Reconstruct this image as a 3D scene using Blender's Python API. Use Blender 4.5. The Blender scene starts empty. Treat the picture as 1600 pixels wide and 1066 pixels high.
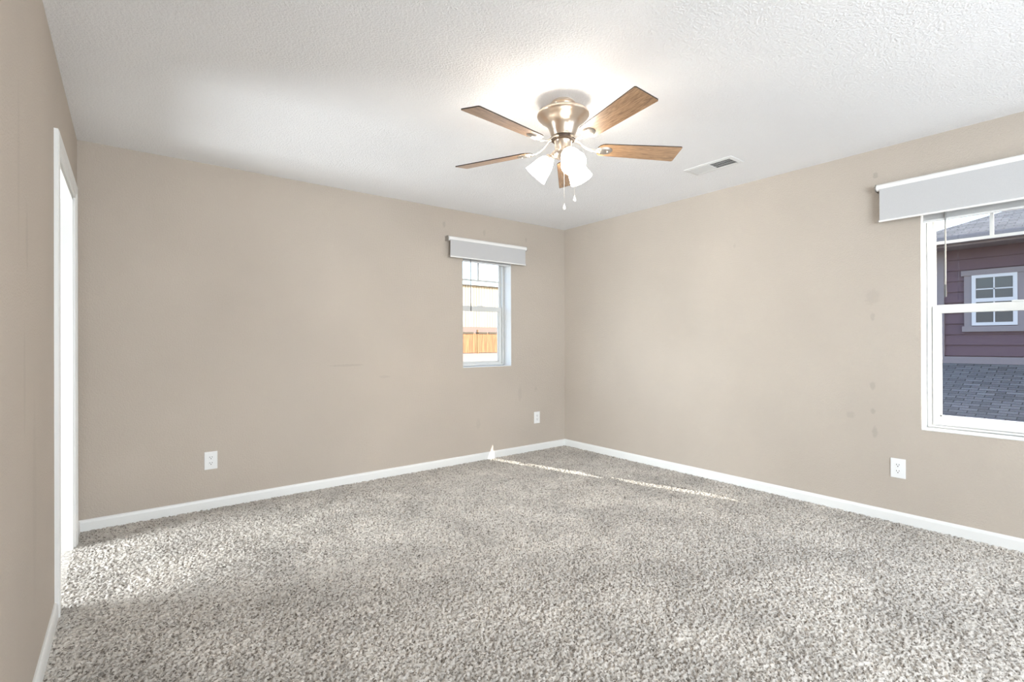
import bpy, bmesh, math, random
import numpy as np
from mathutils import Vector, Matrix

random.seed(7)
rng = np.random.default_rng(7)
scene = bpy.context.scene
COL = scene.collection
PI = math.pi

# ------------------------------------------------------------------ camera
cam_data = bpy.data.cameras.new('camera')
cam_data.sensor_width = 36.0
cam_data.lens = 776.5 / 1600 * 36.0
cam_data.clip_start = 0.02
cam_data.clip_end = 500
cam = bpy.data.objects.new('camera', cam_data)
COL.objects.link(cam)
YAW, PITCH, ROLL, CAMZ = 0.6587, 0.0019, -0.0034, 1.1699
fw = Vector((math.sin(YAW) * math.cos(PITCH), math.cos(YAW) * math.cos(PITCH), math.sin(PITCH)))
r0 = Vector((math.cos(YAW), -math.sin(YAW), 0))
u0 = r0.cross(fw)
rr = r0 * math.cos(ROLL) + u0 * math.sin(ROLL)
uu = u0 * math.cos(ROLL) - r0 * math.sin(ROLL)
M = Matrix.Identity(4)
for i in range(3):
    M[i][0], M[i][1], M[i][2] = rr[i], uu[i], -fw[i]
M[2][3] = CAMZ
cam.matrix_world = M
scene.camera = cam

# ------------------------------------------------------------------ exposure
vs = scene.view_settings
vs.view_transform = 'Standard'
vs.look = 'None'
vs.gamma = 1.0
vs.use_curve_mapping = False
vs.exposure = 0.30

# room dimensions
XL, XR, YB, YR, H = -0.247, 3.935, 4.104, -2.8, 2.44

# ------------------------------------------------------------------ sky
world = bpy.data.worlds.new('world')
scene.world = world
world.use_nodes = True
wn = world.node_tree
wn.nodes.clear()
wo = wn.nodes.new('ShaderNodeOutputWorld')
bg = wn.nodes.new('ShaderNodeBackground')
sky = wn.nodes.new('ShaderNodeTexSky')
sky.sky_type = 'NISHITA'
sky.sun_disc = False
sky.sun_elevation = math.radians(27)
sky.sun_rotation = math.radians(165)
sky.air_density = 1.0
sky.dust_density = 2.0
bg.inputs['Strength'].default_value = 0.8
wn.links.new(sky.outputs[0], bg.inputs[0])
wn.links.new(bg.outputs[0], wo.inputs[0])

# ------------------------------------------------------------------ sun + added fill lamps behind the camera, doorway daylight
sd = bpy.data.lights.new('sun', 'SUN')
sd.energy = 12.0
sd.angle = 0.003
sd.color = (1.0, 0.95, 0.86)
sun = bpy.data.objects.new('sun', sd)
COL.objects.link(sun)
SUN_DIR = Vector((0.3134, -1.0, 0.5276)).normalized()          # towards the sun
sun.rotation_euler = SUN_DIR.to_track_quat('Z', 'Y').to_euler()
sun.location = (8, -12, 12)


def area(name, loc, target, sx, sy, power, color):
    d = bpy.data.lights.new(name, 'AREA')
    d.shape = 'RECTANGLE'
    d.size, d.size_y = sx, sy
    d.energy = power
    d.color = color
    o = bpy.data.objects.new(name, d)
    COL.objects.link(o)
    o.location = loc
    o.rotation_euler = (Vector(target) - Vector(loc)).to_track_quat('-Z', 'Y').to_euler()
    return o


# added fill lamp behind the camera; the rear wall has no window
area('rear_fill', (0.65, YR + 0.35, 1.6), (3.8, 2.7, 1.05), 1.6, 1.5, 70, (0.80, 0.91, 1.0)).data.spread = math.radians(120)
# added fill from the right, brightens the left wall and ceiling
area('right_fill', (XR - 0.08, -1.5, 1.45), (0.0, 0.6, 1.1), 1.0, 1.3, 40, (0.78, 0.88, 1.0))
# added low lamp tilted up to brighten the far ceiling
area('ceiling_fill', (1.7, YR + 0.06, 0.7), (1.7, 3.2, 2.4), 2.2, 0.9, 40, (0.95, 0.97, 1.0)).data.spread = math.radians(130)
# daylight of the bathroom window beyond the doorway on the left
area('side_room_daylight', (-1.85, 3.62, 0.9), (3.9, 2.3, 0.85), 0.8, 1.6, 62, (0.88, 0.95, 1.0)).data.spread = math.radians(115)


# ================================================================== helpers
def link(o, parent=None):
    COL.objects.link(o)
    if parent is not None:
        o.parent = parent
    return o


def empty(name, loc=(0, 0, 0), rz=0.0):
    o = bpy.data.objects.new(name, None)
    o.empty_display_size = 0.05
    o.location = loc
    o.rotation_euler = (0, 0, rz)
    COL.objects.link(o)
    return o


def tag(o, label=None, cat=None, group=None, kind=None):
    if label: o['label'] = label
    if cat: o['category'] = cat
    if group: o['group'] = group
    if kind: o['kind'] = kind
    return o


def finish(name, bm, mats, parent=None, smooth=False, loc=None, autosmooth=None):
    bmesh.ops.recalc_face_normals(bm, faces=bm.faces)
    me = bpy.data.meshes.new(name)
    bm.to_mesh(me)
    bm.free()
    if not isinstance(mats, (list, tuple)):
        mats = [mats]
    for m in mats:
        me.materials.append(m)
    if smooth:
        me.polygons.foreach_set('use_smooth', [True] * len(me.polygons))
        if autosmooth:
            try:
                me.set_sharp_from_angle(angle=math.radians(autosmooth))
            except Exception:
                pass
    o = bpy.data.objects.new(name, me)
    if loc: o.location = loc
    return link(o, parent)


def box(bm, x0, x1, y0, y1, z0, z1, mat=0, bevel=0.0, M=None):
    vs_ = [bm.verts.new((x, y, z)) for z in (z0, z1) for y in (y0, y1) for x in (x0, x1)]
    idx = [(0, 1, 3, 2), (4, 6, 7, 5), (0, 4, 5, 1), (2, 3, 7, 6), (0, 2, 6, 4), (1, 5, 7, 3)]
    fs = [bm.faces.new([vs_[i] for i in f]) for f in idx]
    for f in fs: f.material_index = mat
    if bevel > 0:
        es = list({e for f in fs for e in f.edges})
        res = bmesh.ops.bevel(bm, geom=es, offset=bevel, segments=2, affect='EDGES', profile=0.5)
        vs_ = list({v for f in res['faces'] for v in f.verts} | {v for v in vs_ if v.is_valid})
    if M is not None:
        bmesh.ops.transform(bm, matrix=M, verts=[v for v in vs_ if v.is_valid])
    return vs_


def bxo(name, x0, x1, y0, y1, z0, z1, mat, parent=None, bevel=0.0):
    bm = bmesh.new()
    box(bm, min(x0, x1), max(x0, x1), min(y0, y1), max(y0, y1), z0, z1, 0, bevel)
    return finish(name, bm, mat, parent)


def lathe(bm, prof, seg=40, M=None, mat=0, close_top=False, close_bot=False):
    """prof: list of (radius, z)"""
    rings = []
    for r, z in prof:
        ring = []
        for k in range(seg):
            a = 2 * PI * k / seg
            v = Vector((r * math.cos(a), r * math.sin(a), z))
            if M is not None: v = M @ v
            ring.append(bm.verts.new(v))
        rings.append(ring)
    for a, b in zip(rings[:-1], rings[1:]):
        for k in range(seg):
            f = bm.faces.new((a[k], a[(k + 1) % seg], b[(k + 1) % seg], b[k]))
            f.material_index = mat
    if close_bot: bm.faces.new(rings[0]).material_index = mat
    if close_top: bm.faces.new(rings[-1]).material_index = mat
    return rings


def tube(bm, pts, r, seg=8, mat=0, flat=1.0):
    """swept tube along pts with radius r (or list); flat scales the vertical radius"""
    pts = [Vector(p) for p in pts]
    n = len(pts)
    rs = r if isinstance(r, (list, tuple)) else [r] * n
    rings = []
    for i, p in enumerate(pts):
        t = (pts[min(i + 1, n - 1)] - pts[max(i - 1, 0)]).normalized()
        up = Vector((0, 0, 1)) if abs(t.z) < 0.95 else Vector((1, 0, 0))
        s = t.cross(up).normalized()
        w = s.cross(t).normalized()
        rings.append([bm.verts.new(p + s * rs[i] * math.cos(2 * PI * k / seg) + w * rs[i] * flat * math.sin(2 * PI * k / seg)) for k in range(seg)])
    for a, b in zip(rings[:-1], rings[1:]):
        for k in range(seg):
            bm.faces.new((a[k], a[(k + 1) % seg], b[(k + 1) % seg], b[k])).material_index = mat
    bm.faces.new(rings[0]).material_index = mat
    bm.faces.new(rings[-1]).material_index = mat


# ================================================================== materials
def mat(name):
    m = bpy.data.materials.new(name)
    m.use_nodes = True
    nt = m.node_tree
    return m, nt, nt.nodes['Principled BSDF']


def simple(name, col, rough=0.5, metal=0.0, spec=None, bump=None):
    m, nt, p = mat(name)
    p.inputs['Base Color'].default_value = (*col, 1)
    p.inputs['Roughness'].default_value = rough
    p.inputs['Metallic'].default_value = metal
    if spec is not None:
        p.inputs['Specular IOR Level'].default_value = spec
    if bump:
        sc, st = bump
        tc = nt.nodes.new('ShaderNodeTexCoord')
        n = nt.nodes.new('ShaderNodeTexNoise')
        n.inputs['Scale'].default_value = sc
        n.inputs['Detail'].default_value = 3
        b = nt.nodes.new('ShaderNodeBump')
        b.inputs['Strength'].default_value = st
        b.inputs['Distance'].default_value = 0.003
        nt.links.new(tc.outputs['Object'], n.inputs['Vector'])
        nt.links.new(n.outputs['Fac'], b.inputs['Height'])
        nt.links.new(b.outputs[0], p.inputs['Normal'])
    return m


def textured_paint(name, col, scale, strength, dist, spots=(), rough=0.75, var=0.04):
    """rolled wall paint: orange-peel relief, faint mottling, and small scuffs/patched holes at the given places"""
    m, nt, p = mat(name)
    N, L = nt.nodes, nt.links
    p.inputs['Roughness'].default_value = rough
    p.inputs['Specular IOR Level'].default_value = 0.25
    tc = N.new('ShaderNodeTexCoord')
    no = N.new('ShaderNodeTexNoise')
    no.inputs['Scale'].default_value = scale
    no.inputs['Detail'].default_value = 4
    no.inputs['Roughness'].default_value = 0.55
    L.new(tc.outputs['Object'], no.inputs['Vector'])
    ramp = N.new('ShaderNodeValToRGB')
    ramp.color_ramp.elements[0].position = 0.38
    ramp.color_ramp.elements[1].position = 0.66
    L.new(no.outputs['Fac'], ramp.inputs[0])
    bp = N.new('ShaderNodeBump')
    bp.inputs['Strength'].default_value = strength
    bp.inputs['Distance'].default_value = dist
    L.new(ramp.outputs[0], bp.inputs['Height'])
    L.new(bp.outputs[0], p.inputs['Normal'])
    n2 = N.new('ShaderNodeTexNoise')
    n2.inputs['Scale'].default_value = 1.3
    n2.inputs['Detail'].default_value = 3
    L.new(tc.outputs['Object'], n2.inputs['Vector'])
    mr = N.new('ShaderNodeMapRange')
    mr.inputs['From Min'].default_value = 0.3
    mr.inputs['From Max'].default_value = 0.7
    mr.inputs['To Min'].default_value = 1 - var
    mr.inputs['To Max'].default_value = 1 + var
    L.new(n2.outputs['Fac'], mr.inputs['Value'])
    fac = mr.outputs['Result']
    for (cx, cy, cz, sx, sy, sz, dark) in spots:
        sub = N.new('ShaderNodeVectorMath'); sub.operation = 'SUBTRACT'
        sub.inputs[1].default_value = (cx, cy, cz)
        L.new(tc.outputs['Object'], sub.inputs[0])
        dv = N.new('ShaderNodeVectorMath'); dv.operation = 'DIVIDE'
        dv.inputs[1].default_value = (sx, sy, sz)
        L.new(sub.outputs[0], dv.inputs[0])
        ln = N.new('ShaderNodeVectorMath'); ln.operation = 'LENGTH'
        L.new(dv.outputs[0], ln.inputs[0])
        n3 = N.new('ShaderNodeTexNoise'); n3.inputs['Scale'].default_value = 45
        L.new(tc.outputs['Object'], n3.inputs['Vector'])
        ad = N.new('ShaderNodeMath'); ad.operation = 'MULTIPLY_ADD'
        ad.inputs[1].default_value = 0.9; ad.inputs[2].default_value = -0.45
        L.new(n3.outputs['Fac'], ad.inputs[0])
        sm = N.new('ShaderNodeMath'); sm.operation = 'ADD'
        L.new(ln.outputs['Value'], sm.inputs[0]); L.new(ad.outputs[0], sm.inputs[1])
        m2 = N.new('ShaderNodeMapRange'); m2.interpolation_type = 'SMOOTHSTEP'
        m2.inputs['From Min'].default_value = 0.5
        m2.inputs['From Max'].default_value = 1.1
        m2.inputs['To Min'].default_value = 1 - dark * 0.75
        m2.inputs['To Max'].default_value = 1.0
        L.new(sm.outputs[0], m2.inputs['Value'])
        mu = N.new('ShaderNodeMath'); mu.operation = 'MULTIPLY'
        L.new(fac, mu.inputs[0]); L.new(m2.outputs['Result'], mu.inputs[1])
        fac = mu.outputs[0]
    vm = N.new('ShaderNodeVectorMath'); vm.operation = 'SCALE'
    vm.inputs[0].default_value = col
    L.new(fac, vm.inputs['Scale'])
    L.new(vm.outputs[0], p.inputs['Base Color'])
    return m


WALL = (0.52, 0.456, 0.390)
back_spots = [(2.37, YB, 2.285, .02, .05, .035, .2), (2.83, YB, 2.265, .018, .05, .04, .15), (3.37, YB, 2.26, .015, .05, .03, .15),
              (1.45, YB, 0.98, .16, .05, .012, .12), (1.77, YB, 0.87, .06, .05, .015, .10),
              (3.28, YB, 0.62, .03, .05, .09, .10), (3.50, YB, 0.66, .02, .05, .03, .12), (2.75, YB, 0.36, .03, .05, .06, .08)]
right_spots = [(XR, 1.13, 2.27, .05, .018, .022, .22), (XR, 1.15, 1.46, .05, .05, .06, .10), (XR, 1.15, 1.33, .05, .016, .03, .14),
               (XR, 1.15, 0.87, .05, .018, .035, .16), (XR, 1.15, 0.70, .05, .018, .02, .18), (XR, 1.28, 0.66, .05, .03, .03, .12),
               (XR, 1.14, 0.56, .05, .018, .045, .16), (XR, 2.1, 1.95, .05, .012, .02, .10)]
left_spots = [(XL, 2.15, 1.50, .05, .03, .12, .10), (XL, 2.10, 1.05, .05, .025, .20, .08), (XL, 2.3, 0.65, .05, .05, .4, .06), (XL, 2.0, 1.7, .05, .02, .3, .07)]
m_wall_back = textured_paint('paint_wall_back', WALL, 130, 0.4, 0.004, back_spots)
m_wall_right = textured_paint('paint_wall_right', WALL, 130, 0.4, 0.004, right_spots)
m_wall_left = textured_paint('paint_wall_left', WALL, 130, 0.4, 0.004, left_spots)
m_wall = textured_paint('paint_wall', WALL, 130, 0.4, 0.004)
m_ceil = textured_paint('paint_ceiling', (0.90, 0.90, 0.905), 110, 0.6, 0.004, var=0.02, rough=0.85)
m_white = simple('white_trim_paint', (0.82, 0.82, 0.80), 0.4)
m_reveal = simple('white_reveal_paint', (0.78, 0.78, 0.77), 0.6, bump=(90, 0.1))
m_vinyl = simple('white_vinyl', (0.68, 0.68, 0.655), 0.35)
m_caulk = simple('grey_caulk_gap', (0.30, 0.29, 0.28), 0.8)
m_tube = simple('shade_tube_white', (0.85, 0.84, 0.82), 0.45)
m_bracket = simple('bracket_grey_metal', (0.35, 0.33, 0.30), 0.4, 0.6)
m_blind = simple('blind_slat_white', (0.78, 0.78, 0.77), 0.4)
m_wand = simple('clear_grey_plastic', (0.28, 0.28, 0.27), 0.25)
m_wand_tip = simple('dark_plastic', (0.06, 0.06, 0.06), 0.4)
m_plate = simple('outlet_white_plastic', (0.84, 0.84, 0.83), 0.3)
m_slot = simple('outlet_slot_dark', (0.05, 0.05, 0.05), 0.6)
m_vent = simple('register_white_enamel', (0.75, 0.75, 0.74), 0.4)
m_duct = simple('duct_dark_metal', (0.06, 0.06, 0.06), 0.7)
m_house_ext = simple('own_exterior_siding', (0.45, 0.42, 0.38), 0.8)


def fabric(name, col):
    m, nt, p = mat(name)
    N, L = nt.nodes, nt.links
    tc = N.new('ShaderNodeTexCoord')
    p.inputs['Roughness'].default_value = 0.9
    p.inputs['Specular IOR Level'].default_value = 0.1
    no = N.new('ShaderNodeTexNoise'); no.inputs['Scale'].default_value = 350
    L.new(tc.outputs['Object'], no.inputs['Vector'])
    mx = N.new('ShaderNodeMix'); mx.data_type = 'RGBA'
    mx.inputs[6].default_value = (*[c * 0.92 for c in col], 1)
    mx.inputs[7].default_value = (*[min(1, c * 1.06) for c in col], 1)
    L.new(no.outputs['Fac'], mx.inputs[0])
    L.new(mx.outputs[2], p.inputs['Base Color'])
    return m


m_fabric = fabric('grey_shade_fabric', (0.54, 0.535, 0.535))


def nickel(name, col, rough):
    m, nt, p = mat(name)
    p.inputs['Base Color'].default_value = (*col, 1)
    p.inputs['Metallic'].default_value = 1.0
    p.inputs['Roughness'].default_value = rough
    N, L = nt.nodes, nt.links
    tc = N.new('ShaderNodeTexCoord')
    mp = N.new('ShaderNodeMapping'); mp.inputs['Scale'].default_value = (2, 2, 400)
    no = N.new('ShaderNodeTexNoise'); no.inputs['Scale'].default_value = 3
    L.new(tc.outputs['Object'], mp.inputs[0]); L.new(mp.outputs[0], no.inputs['Vector'])
    b = N.new('ShaderNodeBump'); b.inputs['Strength'].default_value = 0.08; b.inputs['Distance'].default_value = 0.002
    L.new(no.outputs['Fac'], b.inputs['Height']); L.new(b.outputs[0], p.inputs['Normal'])
    return m


m_nickel = nickel('brushed_nickel', (0.72, 0.62, 0.52), 0.28)
m_arm = nickel('satin_nickel_arm', (0.62, 0.58, 0.54), 0.35)
m_flywheel = simple('dark_flywheel', (0.04, 0.025, 0.015), 0.5)


def wood_blade():
    m, nt, p = mat('oak_blade_veneer')
    N, L = nt.nodes, nt.links
    tc = N.new('ShaderNodeTexCoord')
    mp = N.new('ShaderNodeMapping'); mp.inputs['Scale'].default_value = (3.0, 34, 8)
    L.new(tc.outputs['Object'], mp.inputs[0])
    n1 = N.new('ShaderNodeTexNoise'); n1.inputs['Scale'].default_value = 2.2; n1.inputs['Detail'].default_value = 6; n1.inputs['Roughness'].default_value = 0.65; n1.inputs['Distortion'].default_value = 1.2
    L.new(mp.outputs[0], n1.inputs['Vector'])
    mp2 = N.new('ShaderNodeMapping'); mp2.inputs['Scale'].default_value = (9, 160, 30)
    L.new(tc.outputs['Object'], mp2.inputs[0])
    n2 = N.new('ShaderNodeTexNoise'); n2.inputs['Scale'].default_value = 3; n2.inputs['Detail'].default_value = 3
    L.new(mp2.outputs[0], n2.inputs['Vector'])
    r1 = N.new('ShaderNodeValToRGB')
    r1.color_ramp.elements[0].position = 0.30; r1.color_ramp.elements[0].color = (0.26, 0.125, 0.05, 1)
    r1.color_ramp.elements[1].position = 0.68; r1.color_ramp.elements[1].color = (0.62, 0.38, 0.20, 1)
    L.new(n1.outputs['Fac'], r1.inputs[0])
    r2 = N.new('ShaderNodeValToRGB')
    r2.color_ramp.elements[0].position = 0.35; r2.color_ramp.elements[0].color = (0.55, 0.5, 0.45, 1)
    r2.color_ramp.elements[1].position = 0.55; r2.color_ramp.elements[1].color = (1, 1, 1, 1)
    L.new(n2.outputs['Fac'], r2.inputs[0])
    mx = N.new('ShaderNodeMix'); mx.data_type = 'RGBA'; mx.blend_type = 'MULTIPLY'; mx.inputs[0].default_value = 1
    L.new(r1.outputs[0], mx.inputs[6]); L.new(r2.outputs[0], mx.inputs[7])
    L.new(mx.outputs[2], p.inputs['Base Color'])
    p.inputs['Roughness'].default_value = 0.4
    p.inputs['Coat Weight'].default_value = 0.7
    p.inputs['Coat Roughness'].default_value = 0.22
    p.inputs['Coat IOR'].default_value = 2.0
    return m


m_blade = wood_blade()
m_blade_edge = simple('dark_blade_edge', (0.03, 0.018, 0.012), 0.5)


def lit_glass():
    m, nt, p = mat('lit_frosted_glass')
    p.inputs['Base Color'].default_value = (0.95, 0.93, 0.9, 1)
    p.inputs['Roughness'].default_value = 0.4
    p.inputs['Emission Color'].default_value = (1.0, 0.90, 0.77, 1)
    p.inputs['Emission Strength'].default_value = 22.0
    return m


m_lamp = lit_glass()
m_bulb = simple('lit_bulb', (1, 1, 1), 0.4)
m_bulb.node_tree.nodes['Principled BSDF'].inputs['Emission Color'].default_value = (1.0, 0.90, 0.77, 1)
m_bulb.node_tree.nodes['Principled BSDF'].inputs['Emission Strength'].default_value = 40.0
m_chain = simple('pull_chain_metal', (0.75, 0.72, 0.66), 0.35, 0.8)
m_fob = simple('white_enamel_fob', (0.8, 0.79, 0.76), 0.25)


def glass():
    m = bpy.data.materials.new('window_glass')
    m.use_nodes = True
    nt = m.node_tree; N, L = nt.nodes, nt.links
    N.clear()
    out = N.new('ShaderNodeOutputMaterial')
    tr = N.new('ShaderNodeBsdfTransparent'); tr.inputs[0].default_value = (0.96, 0.97, 0.97, 1)
    gl = N.new('ShaderNodeBsdfGlossy'); gl.inputs['Roughness'].default_value = 0.02
    ge = N.new('ShaderNodeNewGeometry')
    dt = N.new('ShaderNodeVectorMath'); dt.operation = 'DOT_PRODUCT'
    L.new(ge.outputs['Incoming'], dt.inputs[0]); L.new(ge.outputs['Normal'], dt.inputs[1])
    ab = N.new('ShaderNodeMath'); ab.operation = 'ABSOLUTE'; L.new(dt.outputs['Value'], ab.inputs[0])
    om = N.new('ShaderNodeMath'); om.operation = 'SUBTRACT'; om.inputs[0].default_value = 1.0; L.new(ab.outputs[0], om.inputs[1])
    pw = N.new('ShaderNodeMath'); pw.operation = 'POWER'; pw.inputs[1].default_value = 5.0; L.new(om.outputs[0], pw.inputs[0])
    fr = N.new('ShaderNodeMath'); fr.operation = 'MULTIPLY_ADD'; fr.inputs[1].default_value = 0.96; fr.inputs[2].default_value = 0.04
    L.new(pw.outputs[0], fr.inputs[0])
    ms = N.new('ShaderNodeMixShader')
    L.new(fr.outputs[0], ms.inputs[0]); L.new(tr.outputs[0], ms.inputs[1]); L.new(gl.outputs[0], ms.inputs[2])
    L.new(ms.outputs[0], out.inputs[0])
    return m


m_glass = glass()


def carpet_mat():
    m, nt, p = mat('carpet_twist_pile')
    N, L = nt.nodes, nt.links
    tc = N.new('ShaderNodeTexCoord')
    p.inputs['Roughness'].default_value = 0.95
    p.inputs['Specular IOR Level'].default_value = 0.1
    p.inputs['Sheen Weight'].default_value = 0.15
    # yarn tones; dark cells paint in the shade between tufts
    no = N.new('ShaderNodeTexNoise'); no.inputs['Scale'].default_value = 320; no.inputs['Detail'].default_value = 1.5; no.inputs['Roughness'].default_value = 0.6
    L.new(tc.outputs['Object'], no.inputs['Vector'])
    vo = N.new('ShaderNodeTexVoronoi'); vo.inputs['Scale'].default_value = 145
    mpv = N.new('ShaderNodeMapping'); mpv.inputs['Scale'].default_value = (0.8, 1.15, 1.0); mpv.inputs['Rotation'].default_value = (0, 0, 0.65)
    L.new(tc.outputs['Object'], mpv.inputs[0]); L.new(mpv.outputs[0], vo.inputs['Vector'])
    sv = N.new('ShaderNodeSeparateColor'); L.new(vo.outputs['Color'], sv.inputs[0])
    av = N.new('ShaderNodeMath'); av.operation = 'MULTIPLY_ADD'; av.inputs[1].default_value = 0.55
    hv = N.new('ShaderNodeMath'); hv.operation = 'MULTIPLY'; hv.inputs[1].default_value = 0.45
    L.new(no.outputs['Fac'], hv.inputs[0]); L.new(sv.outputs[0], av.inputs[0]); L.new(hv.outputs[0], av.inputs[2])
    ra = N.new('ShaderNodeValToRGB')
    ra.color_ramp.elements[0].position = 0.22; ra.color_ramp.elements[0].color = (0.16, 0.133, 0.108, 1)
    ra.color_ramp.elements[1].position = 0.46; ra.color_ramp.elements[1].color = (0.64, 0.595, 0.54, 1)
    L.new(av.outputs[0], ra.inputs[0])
    # brushed pile patches, their light and dark shading put into the colour
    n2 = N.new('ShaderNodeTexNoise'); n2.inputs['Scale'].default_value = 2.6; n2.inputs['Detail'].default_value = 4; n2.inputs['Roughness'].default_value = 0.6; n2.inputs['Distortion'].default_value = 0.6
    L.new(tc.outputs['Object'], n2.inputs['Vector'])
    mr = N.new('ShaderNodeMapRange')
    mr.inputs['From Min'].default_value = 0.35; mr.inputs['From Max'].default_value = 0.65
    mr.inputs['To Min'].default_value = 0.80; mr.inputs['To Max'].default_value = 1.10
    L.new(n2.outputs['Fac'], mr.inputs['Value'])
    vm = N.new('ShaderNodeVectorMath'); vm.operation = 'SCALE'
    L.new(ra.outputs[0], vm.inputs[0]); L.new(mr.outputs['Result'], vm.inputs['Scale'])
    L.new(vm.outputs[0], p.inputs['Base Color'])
    n3 = N.new('ShaderNodeTexNoise'); n3.inputs['Scale'].default_value = 260; n3.inputs['Detail'].default_value = 2
    L.new(tc.outputs['Object'], n3.inputs['Vector'])
    bp = N.new('ShaderNodeBump'); bp.inputs['Strength'].default_value = 0.7; bp.inputs['Distance'].default_value = 0.004
    L.new(n3.outputs['Fac'], bp.inputs['Height']); L.new(bp.outputs[0], p.inputs['Normal'])
    return m


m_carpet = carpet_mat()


# ================================================================== room shell
def wall_panel(name, axis, pin, pout, s0, s1, z0, z1, holes, mats, kind='structure'):
    """wall with rectangular holes; axis 'x' (plane x=const, runs along y) or 'y'; inner face at pin, outer at pout.
    mats: [inner, reveal, outer]"""
    bm = bmesh.new()
    ss = sorted({s0, s1, *[h[0] for h in holes], *[h[1] for h in holes]})
    zs = sorted({z0, z1, *[h[2] for h in holes], *[h[3] for h in holes]})

    def P(s, z, p):
        return (p, s, z) if axis == 'x' else (s, p, z)

    def quad(a, b, c, d, mi):
        f = bm.faces.new([bm.verts.new(q) for q in (a, b, c, d)])
        f.material_index = mi
    for i in range(len(ss) - 1):
        for j in range(len(zs) - 1):
            sc, zc = (ss[i] + ss[i + 1]) / 2, (zs[j] + zs[j + 1]) / 2
            if any(h[0] < sc < h[1] and h[2] < zc < h[3] for h in holes): continue
            for p, mi in ((pin, 0), (pout, 2)):
                quad(P(ss[i], zs[j], p), P(ss[i + 1], zs[j], p), P(ss[i + 1], zs[j + 1], p), P(ss[i], zs[j + 1], p), mi)
    for h in holes:
        a, b, c, d = h
        quad(P(a, c, pin), P(a, c, pout), P(a, d, pout), P(a, d, pin), 1)
        quad(P(b, c, pin), P(b, c, pout), P(b, d, pout), P(b, d, pin), 1)
        quad(P(a, c, pin), P(a, c, pout), P(b, c, pout), P(b, c, pin), 1)
        quad(P(a, d, pin), P(a, d, pout), P(b, d, pout), P(b, d, pin), 1)
    a, b, c, d = s0, s1, z0, z1
    quad(P(a, c, pin), P(a, c, pout), P(a, d, pout), P(a, d, pin), 2)
    quad(P(b, c, pin), P(b, c, pout), P(b, d, pout), P(b, d, pin), 2)
    quad(P(a, c, pin), P(a, c, pout), P(b, c, pout), P(b, c, pin), 2)
    quad(P(a, d, pin), P(a, d, pout), P(b, d, pout), P(b, d, pin), 2)
    bmesh.ops.remove_doubles(bm, verts=bm.verts, dist=1e-5)
    o = finish(name, bm, mats)
    o['kind'] = kind
    return o


WT = 0.17
BW = (2.575, 3.165, 0.920, 2.05)      # back window opening
RW = (0.06, 0.893, 0.610, 2.17)      # right window opening
DW = (2.955, 3.800, -0.02, 2.005)     # doorway in the left wall
wall_panel('wall_back', 'y', YB, YB + WT, XL - 2.0, XR, -0.02, H, [BW], [m_wall_back, m_reveal, m_house_ext])
wall_panel('wall_right', 'x', XR, XR + WT, YR, YB + WT, -0.02, H, [RW], [m_wall_right, m_reveal, m_house_ext])
wall_panel('wall_left', 'x', XL, XL - 0.12, YR, YB, -0.02, H, [DW], [m_wall_left, m_white, m_wall])
wall_panel('wall_rear', 'y', YR, YR - 0.12, XL - 0.12, XR + WT, -0.02, H, [], [m_wall, m_white, m_house_ext])
# the side room the doorway opens to
wall_panel('wall_side_room_far', 'x', XL - 2.0, XL - 2.1, 1.0, YB, -0.02, H, [], [m_wall, m_white, m_house_ext])
wall_panel('wall_side_room_near', 'y', 1.0, 0.9, XL - 2.1, XL - 0.12, -0.02, H, [], [m_wall, m_white, m_house_ext])

bm = bmesh.new(); box(bm, XL - 2.1, XR + WT, YR - 0.12, YB + WT, H, H + 0.15)
tag(finish('ceiling', bm, m_ceil), kind='structure')

# floor: carpet pile as relief, flat backing beyond what the pile mesh covers
step = 0.0036
gx = np.arange(XL, XR + step * 0.5, step)
gy = np.arange(0.15, YB + step * 0.5, step)
NX, NY = len(gx), len(gy)


def smooth2(a, k):
    for _ in range(k):
        a = (np.roll(a, 1, 0) + 2 * a + np.roll(a, -1, 0)) / 4
        a = (np.roll(a, 1, 1) + 2 * a + np.roll(a, -1, 1)) / 4
    return a


hA = smooth2(rng.standard_normal((NY, NX)), 1); hA /= hA.std()
hB = smooth2(rng.standard_normal((NY, NX)), 2); hB /= hB.std()
hgt = 0.9 * hA + 0.45 * hB
hgt = np.clip(hgt, -2.2, 1.0)
zz = -0.006 + hgt * 0.0048
jx = smooth2(rng.standard_normal((NY, NX)), 1) * 0.003
jy = smooth2(rng.standard_normal((NY, NX)), 1) * 0.003
Xg, Yg = np.meshgrid(gx, gy)
co = np.stack([Xg + jx, Yg + jy, zz], -1).reshape(-1, 3)
ii = np.arange(NX * NY).reshape(NY, NX)
quads = np.stack([ii[:-1, :-1], ii[:-1, 1:], ii[1:, 1:], ii[1:, :-1]], -1).reshape(-1, 4)
b0 = len(co)
extra = np.array([(XL - 2.1, YR - .12, -.012), (XR + WT, YR - .12, -.012), (XR + WT, 0.17, -.012), (XL - 2.1, 0.17, -.012),
                  (XL - 2.1, 0.10, -.012), (XL + .002, 0.10, -.012), (XL + .002, YB, -.012), (XL - 2.1, YB, -.012)])
co = np.vstack([co, extra])
quads = np.vstack([quads, [[b0, b0 + 1, b0 + 2, b0 + 3], [b0 + 4, b0 + 5, b0 + 6, b0 + 7]]])
me = bpy.data.meshes.new('floor')
me.vertices.add(len(co)); me.vertices.foreach_set('co', co.astype(np.float32).ravel())
nf = len(quads)
me.loops.add(nf * 4); me.loops.foreach_set('vertex_index', quads.astype(np.int32).ravel())
me.polygons.add(nf); me.polygons.foreach_set('loop_start', np.arange(0, nf * 4, 4, dtype=np.int32))
me.polygons.foreach_set('use_smooth', np.ones(nf, dtype=bool))
me.update(calc_edges=True)
me.materials.append(m_carpet)
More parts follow.
